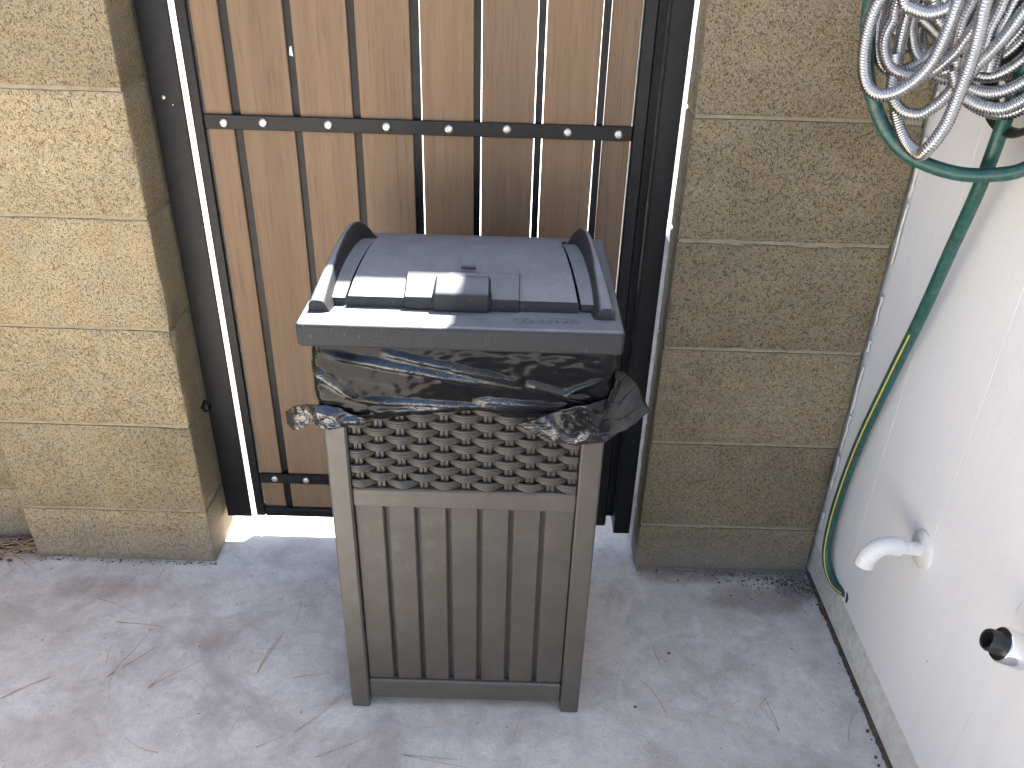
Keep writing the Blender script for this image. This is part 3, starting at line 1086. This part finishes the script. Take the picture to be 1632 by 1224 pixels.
mh = thing("metal_hose", (.49, 1.05, .95), "coiled silver corrugated metal hose hanging at the upper right", "hose")
COILS = [
 [(0.475, 1.046, 1.257), (0.431, 1.048, 1.182), (0.407, 1.047, 1.117), (0.403, 1.049, 1.093), (0.403, 1.049, 1.068), (0.407, 1.047, 1.043), (0.415, 1.043, 1.024), (0.428, 1.036, 1.016), (0.444, 1.028, 1.021), (0.459, 1.021, 1.035), (0.47, 1.015, 1.055), (0.475, 1.013, 1.075), (0.478, 1.011, 1.099), (0.48, 1.01, 1.123), (0.49, 1.012, 1.2), (0.526, 1.021, 1.263)],
 [(0.496, 1.049, 1.268), (0.446, 1.061, 1.182), (0.436, 1.066, 1.117), (0.436, 1.066, 1.097), (0.432, 1.068, 1.08), (0.434, 1.067, 1.062), (0.444, 1.062, 1.044), (0.459, 1.054, 1.037), (0.475, 1.046, 1.037), (0.488, 1.04, 1.045), (0.5, 1.034, 1.061), (0.507, 1.03, 1.076), (0.524, 1.028, 1.127), (0.54, 1.027, 1.253)],
 [(0.505, 1.058, 1.258), (0.464, 1.072, 1.164), (0.456, 1.076, 1.117), (0.455, 1.077, 1.1), (0.455, 1.077, 1.074), (0.456, 1.076, 1.052), (0.459, 1.075, 1.027), (0.465, 1.068, 0.996), (0.471, 1.056, 0.975), (0.477, 1.041, 0.961), (0.482, 1.023, 0.954), (0.483, 1.006, 0.955), (0.482, 0.993, 0.965), (0.486, 0.987, 0.978), (0.492, 0.984, 1.0), (0.496, 0.982, 1.04), (0.498, 0.981, 1.071), (0.497, 0.981, 1.103), (0.496, 0.982, 1.126), (0.506, 0.99, 1.2), (0.521, 1.01, 1.264)],
 [(0.508, 1.064, 1.258), (0.47, 1.083, 1.155), (0.466, 1.085, 1.096), (0.471, 1.082, 1.074), (0.48, 1.077, 1.056), (0.496, 1.07, 1.043), (0.515, 1.06, 1.043), (0.535, 1.05, 1.068), (0.548, 1.043, 1.117), (0.557, 1.039, 1.221)],
 [(0.428, 1.05, 1.164), (0.433, 1.041, 1.119), (0.445, 1.035, 1.11), (0.458, 1.028, 1.107), (0.469, 1.022, 1.11), (0.477, 1.018, 1.116), (0.482, 1.016, 1.126), (0.501, 1.013, 1.2)],
 [(0.449, 1.066, 1.058), (0.452, 1.058, 1.016), (0.465, 1.051, 0.997), (0.483, 1.042, 0.994), (0.496, 1.036, 1.004), (0.506, 1.031, 1.019), (0.512, 1.028, 1.037), (0.52, 1.024, 1.096), (0.533, 1.024, 1.2)],
 [(0.508, 1.036, 1.059), (0.515, 1.026, 1.037), (0.526, 1.021, 1.029), (0.541, 1.013, 1.026), (0.557, 1.005, 1.03), (0.572, 0.997, 1.042), (0.581, 0.993, 1.056), (0.594, 0.986, 1.105), (0.604, 0.995, 1.2), (0.587, 1.017, 1.279)],
 [(0.503, 1.026, 1.048), (0.514, 1.02, 1.025), (0.526, 1.014, 1.016), (0.542, 1.006, 1.011), (0.559, 0.997, 1.012), (0.574, 0.989, 1.024), (0.585, 0.984, 1.04), (0.597, 0.978, 1.104), (0.594, 0.986, 1.212), (0.573, 1.01, 1.29)],
 [(0.517, 1.041, 1.074), (0.523, 1.036, 1.049), (0.533, 1.03, 1.043), (0.548, 1.023, 1.043), (0.561, 1.016, 1.052), (0.572, 1.011, 1.065), (0.58, 1.007, 1.08), (0.593, 1.0, 1.142), (0.587, 1.017, 1.257)],
 [(0.51, 1.015, 1.034), (0.517, 1.005, 1.056), (0.527, 1.0, 1.073), (0.536, 0.995, 1.092), (0.544, 0.991, 1.114), (0.55, 0.988, 1.13), (0.563, 0.988, 1.189), (0.558, 1.004, 1.278)],
 [(0.527, 1.013, 1.051), (0.523, 1.009, 1.073), (0.523, 1.009, 1.093), (0.526, 1.007, 1.11), (0.528, 1.006, 1.126), (0.537, 1.008, 1.2), (0.549, 1.022, 1.265)],
 [(0.552, 1.041, 1.048), (0.553, 1.034, 1.059), (0.563, 1.029, 1.07), (0.572, 1.024, 1.085), (0.58, 1.02, 1.1), (0.592, 1.014, 1.143), (0.595, 1.02, 1.234)],
 [(0.476, 1.093, 1.129), (0.477, 1.086, 1.1), (0.489, 1.08, 1.088), (0.501, 1.074, 1.078), (0.514, 1.067, 1.071), (0.538, 1.055, 1.073), (0.559, 1.044, 1.105)],
 [(0.537, 1.015, 1.05), (0.534, 1.01, 1.084), (0.537, 1.008, 1.105), (0.54, 1.007, 1.124), (0.542, 1.006, 1.134), (0.553, 1.007, 1.2), (0.553, 1.02, 1.265)],
 [(0.48, 1.071, 1.121), (0.487, 1.061, 1.099), (0.502, 1.053, 1.087), (0.512, 1.048, 1.078), (0.524, 1.042, 1.068), (0.538, 1.035, 1.069), (0.556, 1.026, 1.092)],
]
EXTRA = [(6, (.020, .030, .016)), (7, (.022, .025, -.010)), (8, (.018, .035, .022)), (9, (.014, .020, .014)), (9, (.030, .030, .002)), (11, (.012, .016, .018)), (10, (.022, .014, .0)),
         (0, (.030, .050, .020)), (1, (.020, .030, .024)), (3, (.02, .02, -.012)), (12, (.02, .03, -.03)), (10, (-.018, .03, .008)), (4, (.03, .04, .012))]
for k, d in EXTRA:                                 # the strands further back in the bundle
    COILS.append([tuple(Vector(p) + Vector(d)) for p in COILS[k]])
PITCH = .0034
for pts in COILS:
    p = spline(pts, PITCH / 4)
    rr = [(.0076, .0081, .0076, .0066)[k % 4] for k in range(len(p))]
    obj("hose_coil", MB().tube(p, rr, 14), M['hosemetal'], mh, smooth=True)

# ------------------------------------------------------------------ pipe elbow and spigot on the white wall
pp = thing("drain_pipe", (.63, .985, .33), "white plastic pipe elbow sticking out of the white wall", "pipe")
obj("flange", MB().lathe((.6386, .987, .360), (-1, 0, 0), [(-.002, .031), (.002, .031), (.004, .029), (.0055, .020), (.006, .0)], 32), M['pvc'], pp, smooth='angle')
obj("stub", MB().tube(spline([(.634, .987, .360), (.615, .986, .363), (.594, .985, .366)], .004), .0108, 18), M['pvc'], pp, smooth='angle')
el = spline([(.600, .985, .3655), (.585, .984, .3675), (.571, .983, .365), (.561, .982, .356), (.555, .982, .343), (.553, .982, .330)], .003)
nn = len(el)
obj("elbow", MB().tube(el, [.0148 if (i < 4 or i > nn - 4) else .0140 for i in range(nn)], 20), M['pvc'], pp, smooth='angle')
obj("opening_shade", MB().lathe((.5530, .982, .3297), (0, 0, -1), [(0, .0), (.0003, .0100)], 18), M['blackplastic'], pp)  # black disc paints the shade inside the pipe mouth

sg = thing("wall_spigot", (.63, .662, .43), "chrome wall spigot with a black tip at the right edge", "spigot")
obj("escutcheon", MB().lathe((.6386, .690, .445), (-1, 0, 0), [(-.002, .034), (.003, .034), (.010, .026), (.012, .0)], 32), M['chrome'], sg, smooth='angle')
obj("collar", MB().lathe((.628, .692, .450), (-.93, .14, .30), [(0, .0), (0, .0165), (.020, .0165), (.021, .0215), (.048, .0215), (.050, .0200), (.050, .0)], 28), M['chrome'], sg, smooth='angle')
obj("tip", MB().lathe((.590, .6976, .4622), (-.93, .14, .30), [(0, .0138), (.024, .0135), (.027, .0120), (.026, .0095), (.016, .0085), (.016, .0)], 24), M['blackplastic'], sg, smooth='angle')

# ------------------------------------------------------------------ litter on the floor
nd = MB()
def needle(x, y, a, L, curve, r=.0007, z=.0012):
    pts = []
    for k in range(7):
        t = k / 6
        aa = a + curve * (t - .5)
        if k == 0:
            p = Vector((x, y, z))
        else:
            p = pts[-1] + Vector((math.cos(aa), math.sin(aa), 0)) * L / 6
        p.z = z + .0025 * math.sin(math.pi * t) * random.random()
        pts.append(p)
    nd.tube(pts, [r * (1 - .5 * k / 6) for k in range(7)], 5)
def bundle(x, y, a, L, k=2, curve=.4):
    for i in range(k):
        needle(x, y, a + random.uniform(-.25, .25), L * random.uniform(.8, 1.1), random.uniform(-curve, curve), random.uniform(.0004, .0007))
for (x, y, a, L) in [(-.62, .98, .95, .11), (-.45, .90, 1.2, .06), (-.345, .90, .9, .10), (-.30, .855, .3, .08), (-.44, 1.02, 1.45, .09),
                     (-.74, 1.13, .15, .11), (-.70, 1.00, 1.1, .12), (-.86, .95, .8, .09), (-.40, .87, .5, .05), (-.16, .865, .05, .11), (.02, .90, 1.15, .05),
                     (.29, 1.06, 1.7, .09), (.47, .93, 1.9, .06), (-.80, 1.19, -.2, .10), (-.83, 1.22, .2, .09), (-.95, .92, .7, .08), (.60, 1.20, 2.3, .06)]:
    bundle(x, y, a, L, random.choice((1, 2)))
for i in range(36):
    x = random.uniform(-1.2, .0) if random.random() < .85 else random.uniform(.15, .6)
    y = random.uniform(.6, 1.28)
    if x0 - .03 < x < x1 + .03 and y > .93:
        continue
    needle(x, y, random.uniform(0, 6.3), random.uniform(.02, .09), random.uniform(-.9, .9), random.uniform(.0003, .0006))
for i in range(70):                                           # heap in the left corner
    needle(random.uniform(-1.25, -1.0), random.uniform(1.29, 1.35), random.gauss(.1, .5), random.uniform(.04, .12), random.uniform(-.6, .6), .0010, random.uniform(.002, .012))
tag(obj("pine_needles", nd, M['needle'], smooth=True), "dry brown pine needles scattered over the concrete floor", "pine needles", kind="stuff")

cb = MB()
def crumb(x, y, s, z=0.0):
    vs = []
    for k in range(5):
        a = 2 * math.pi * k / 5 + random.random()
        vs.append((x + math.cos(a) * s * random.uniform(.5, 1.2), y + math.sin(a) * s * random.uniform(.4, 1), z + .0006))
    vs.append((x, y, z + s * random.uniform(.4, .9)))
    cb.add(vs, [(0, 1, 5), (1, 2, 5), (2, 3, 5), (3, 4, 5), (4, 0, 5), (4, 3, 2, 1, 0)])
for i in range(260):
    crumb(random.uniform(-1.4, -.985), 1.352 - abs(random.gauss(0, .028)), random.uniform(.002, .008), random.uniform(0, .006))
for i in range(230):
    t = abs(random.gauss(0, .09))
    crumb(.628 - t, 1.318 - abs(random.gauss(0, .02)) - random.random() * .05 * math.exp(-t * 12), random.uniform(.001, .004))
for i in range(150):
    crumb(random.uniform(-.98, -.60), 1.302 - abs(random.gauss(0, .006)), random.uniform(.0008, .003))
for i in range(90):
    crumb(random.uniform(.27, .63), 1.322 - abs(random.gauss(0, .006)), random.uniform(.0008, .003))
for i in range(170):
    x, y = random.uniform(-1.1, .6), random.uniform(.6, 1.3)
    if x0 - .02 < x < x1 + .02 and y > .94:
        continue
    crumb(x, y, random.uniform(.0006, .0022) * (1 if random.random() < .93 else 2.2))
seam = []
y = 1.325
while y > .2:                                                  # dirt packed in the joint along the house
    xw = .6388 - .0011 * (1.325 - y)
    w = .0055 + .004 * noise.noise(Vector((0, y * 30, 0))) + .003 * noise.noise(Vector((0, y * 110, 4)))
    seam.append([(xw + .004, y, .0032), (xw - .0015, y, .0030), (xw - .004 - max(.0015, w) * .6, y, .0022), (xw - .004 - max(.0015, w), y, .0004)])
    if random.random() < .25:
        crumb(xw - .006 - abs(random.gauss(0, .004)), y, random.uniform(.0010, .0028))
    y -= .003
cb.grid(seam)
tag(obj("floor_dirt", cb, M['crumb']), "dark crumbs of dirt and leaf packed in the corners and floor joint", "dirt", kind="stuff")
br = MB()
for (x, y, s) in [(.629, 1.205, .0035), (.631, 1.19, .0028), (.621, .935, .0032), (.617, .885, .003), (.616, .87, .0026)]:
    br.lathe((x, y, s * .9), (0, .3, 1), [(-s, 0), (-s * .7, s * .7), (0, s), (s * .7, s * .7), (s, 0)], 8)
tag(obj("fallen_berries", br, M['berry'], smooth=True), "dark red shrivelled berries lying in the joint along the white wall", "berries", kind="stuff")
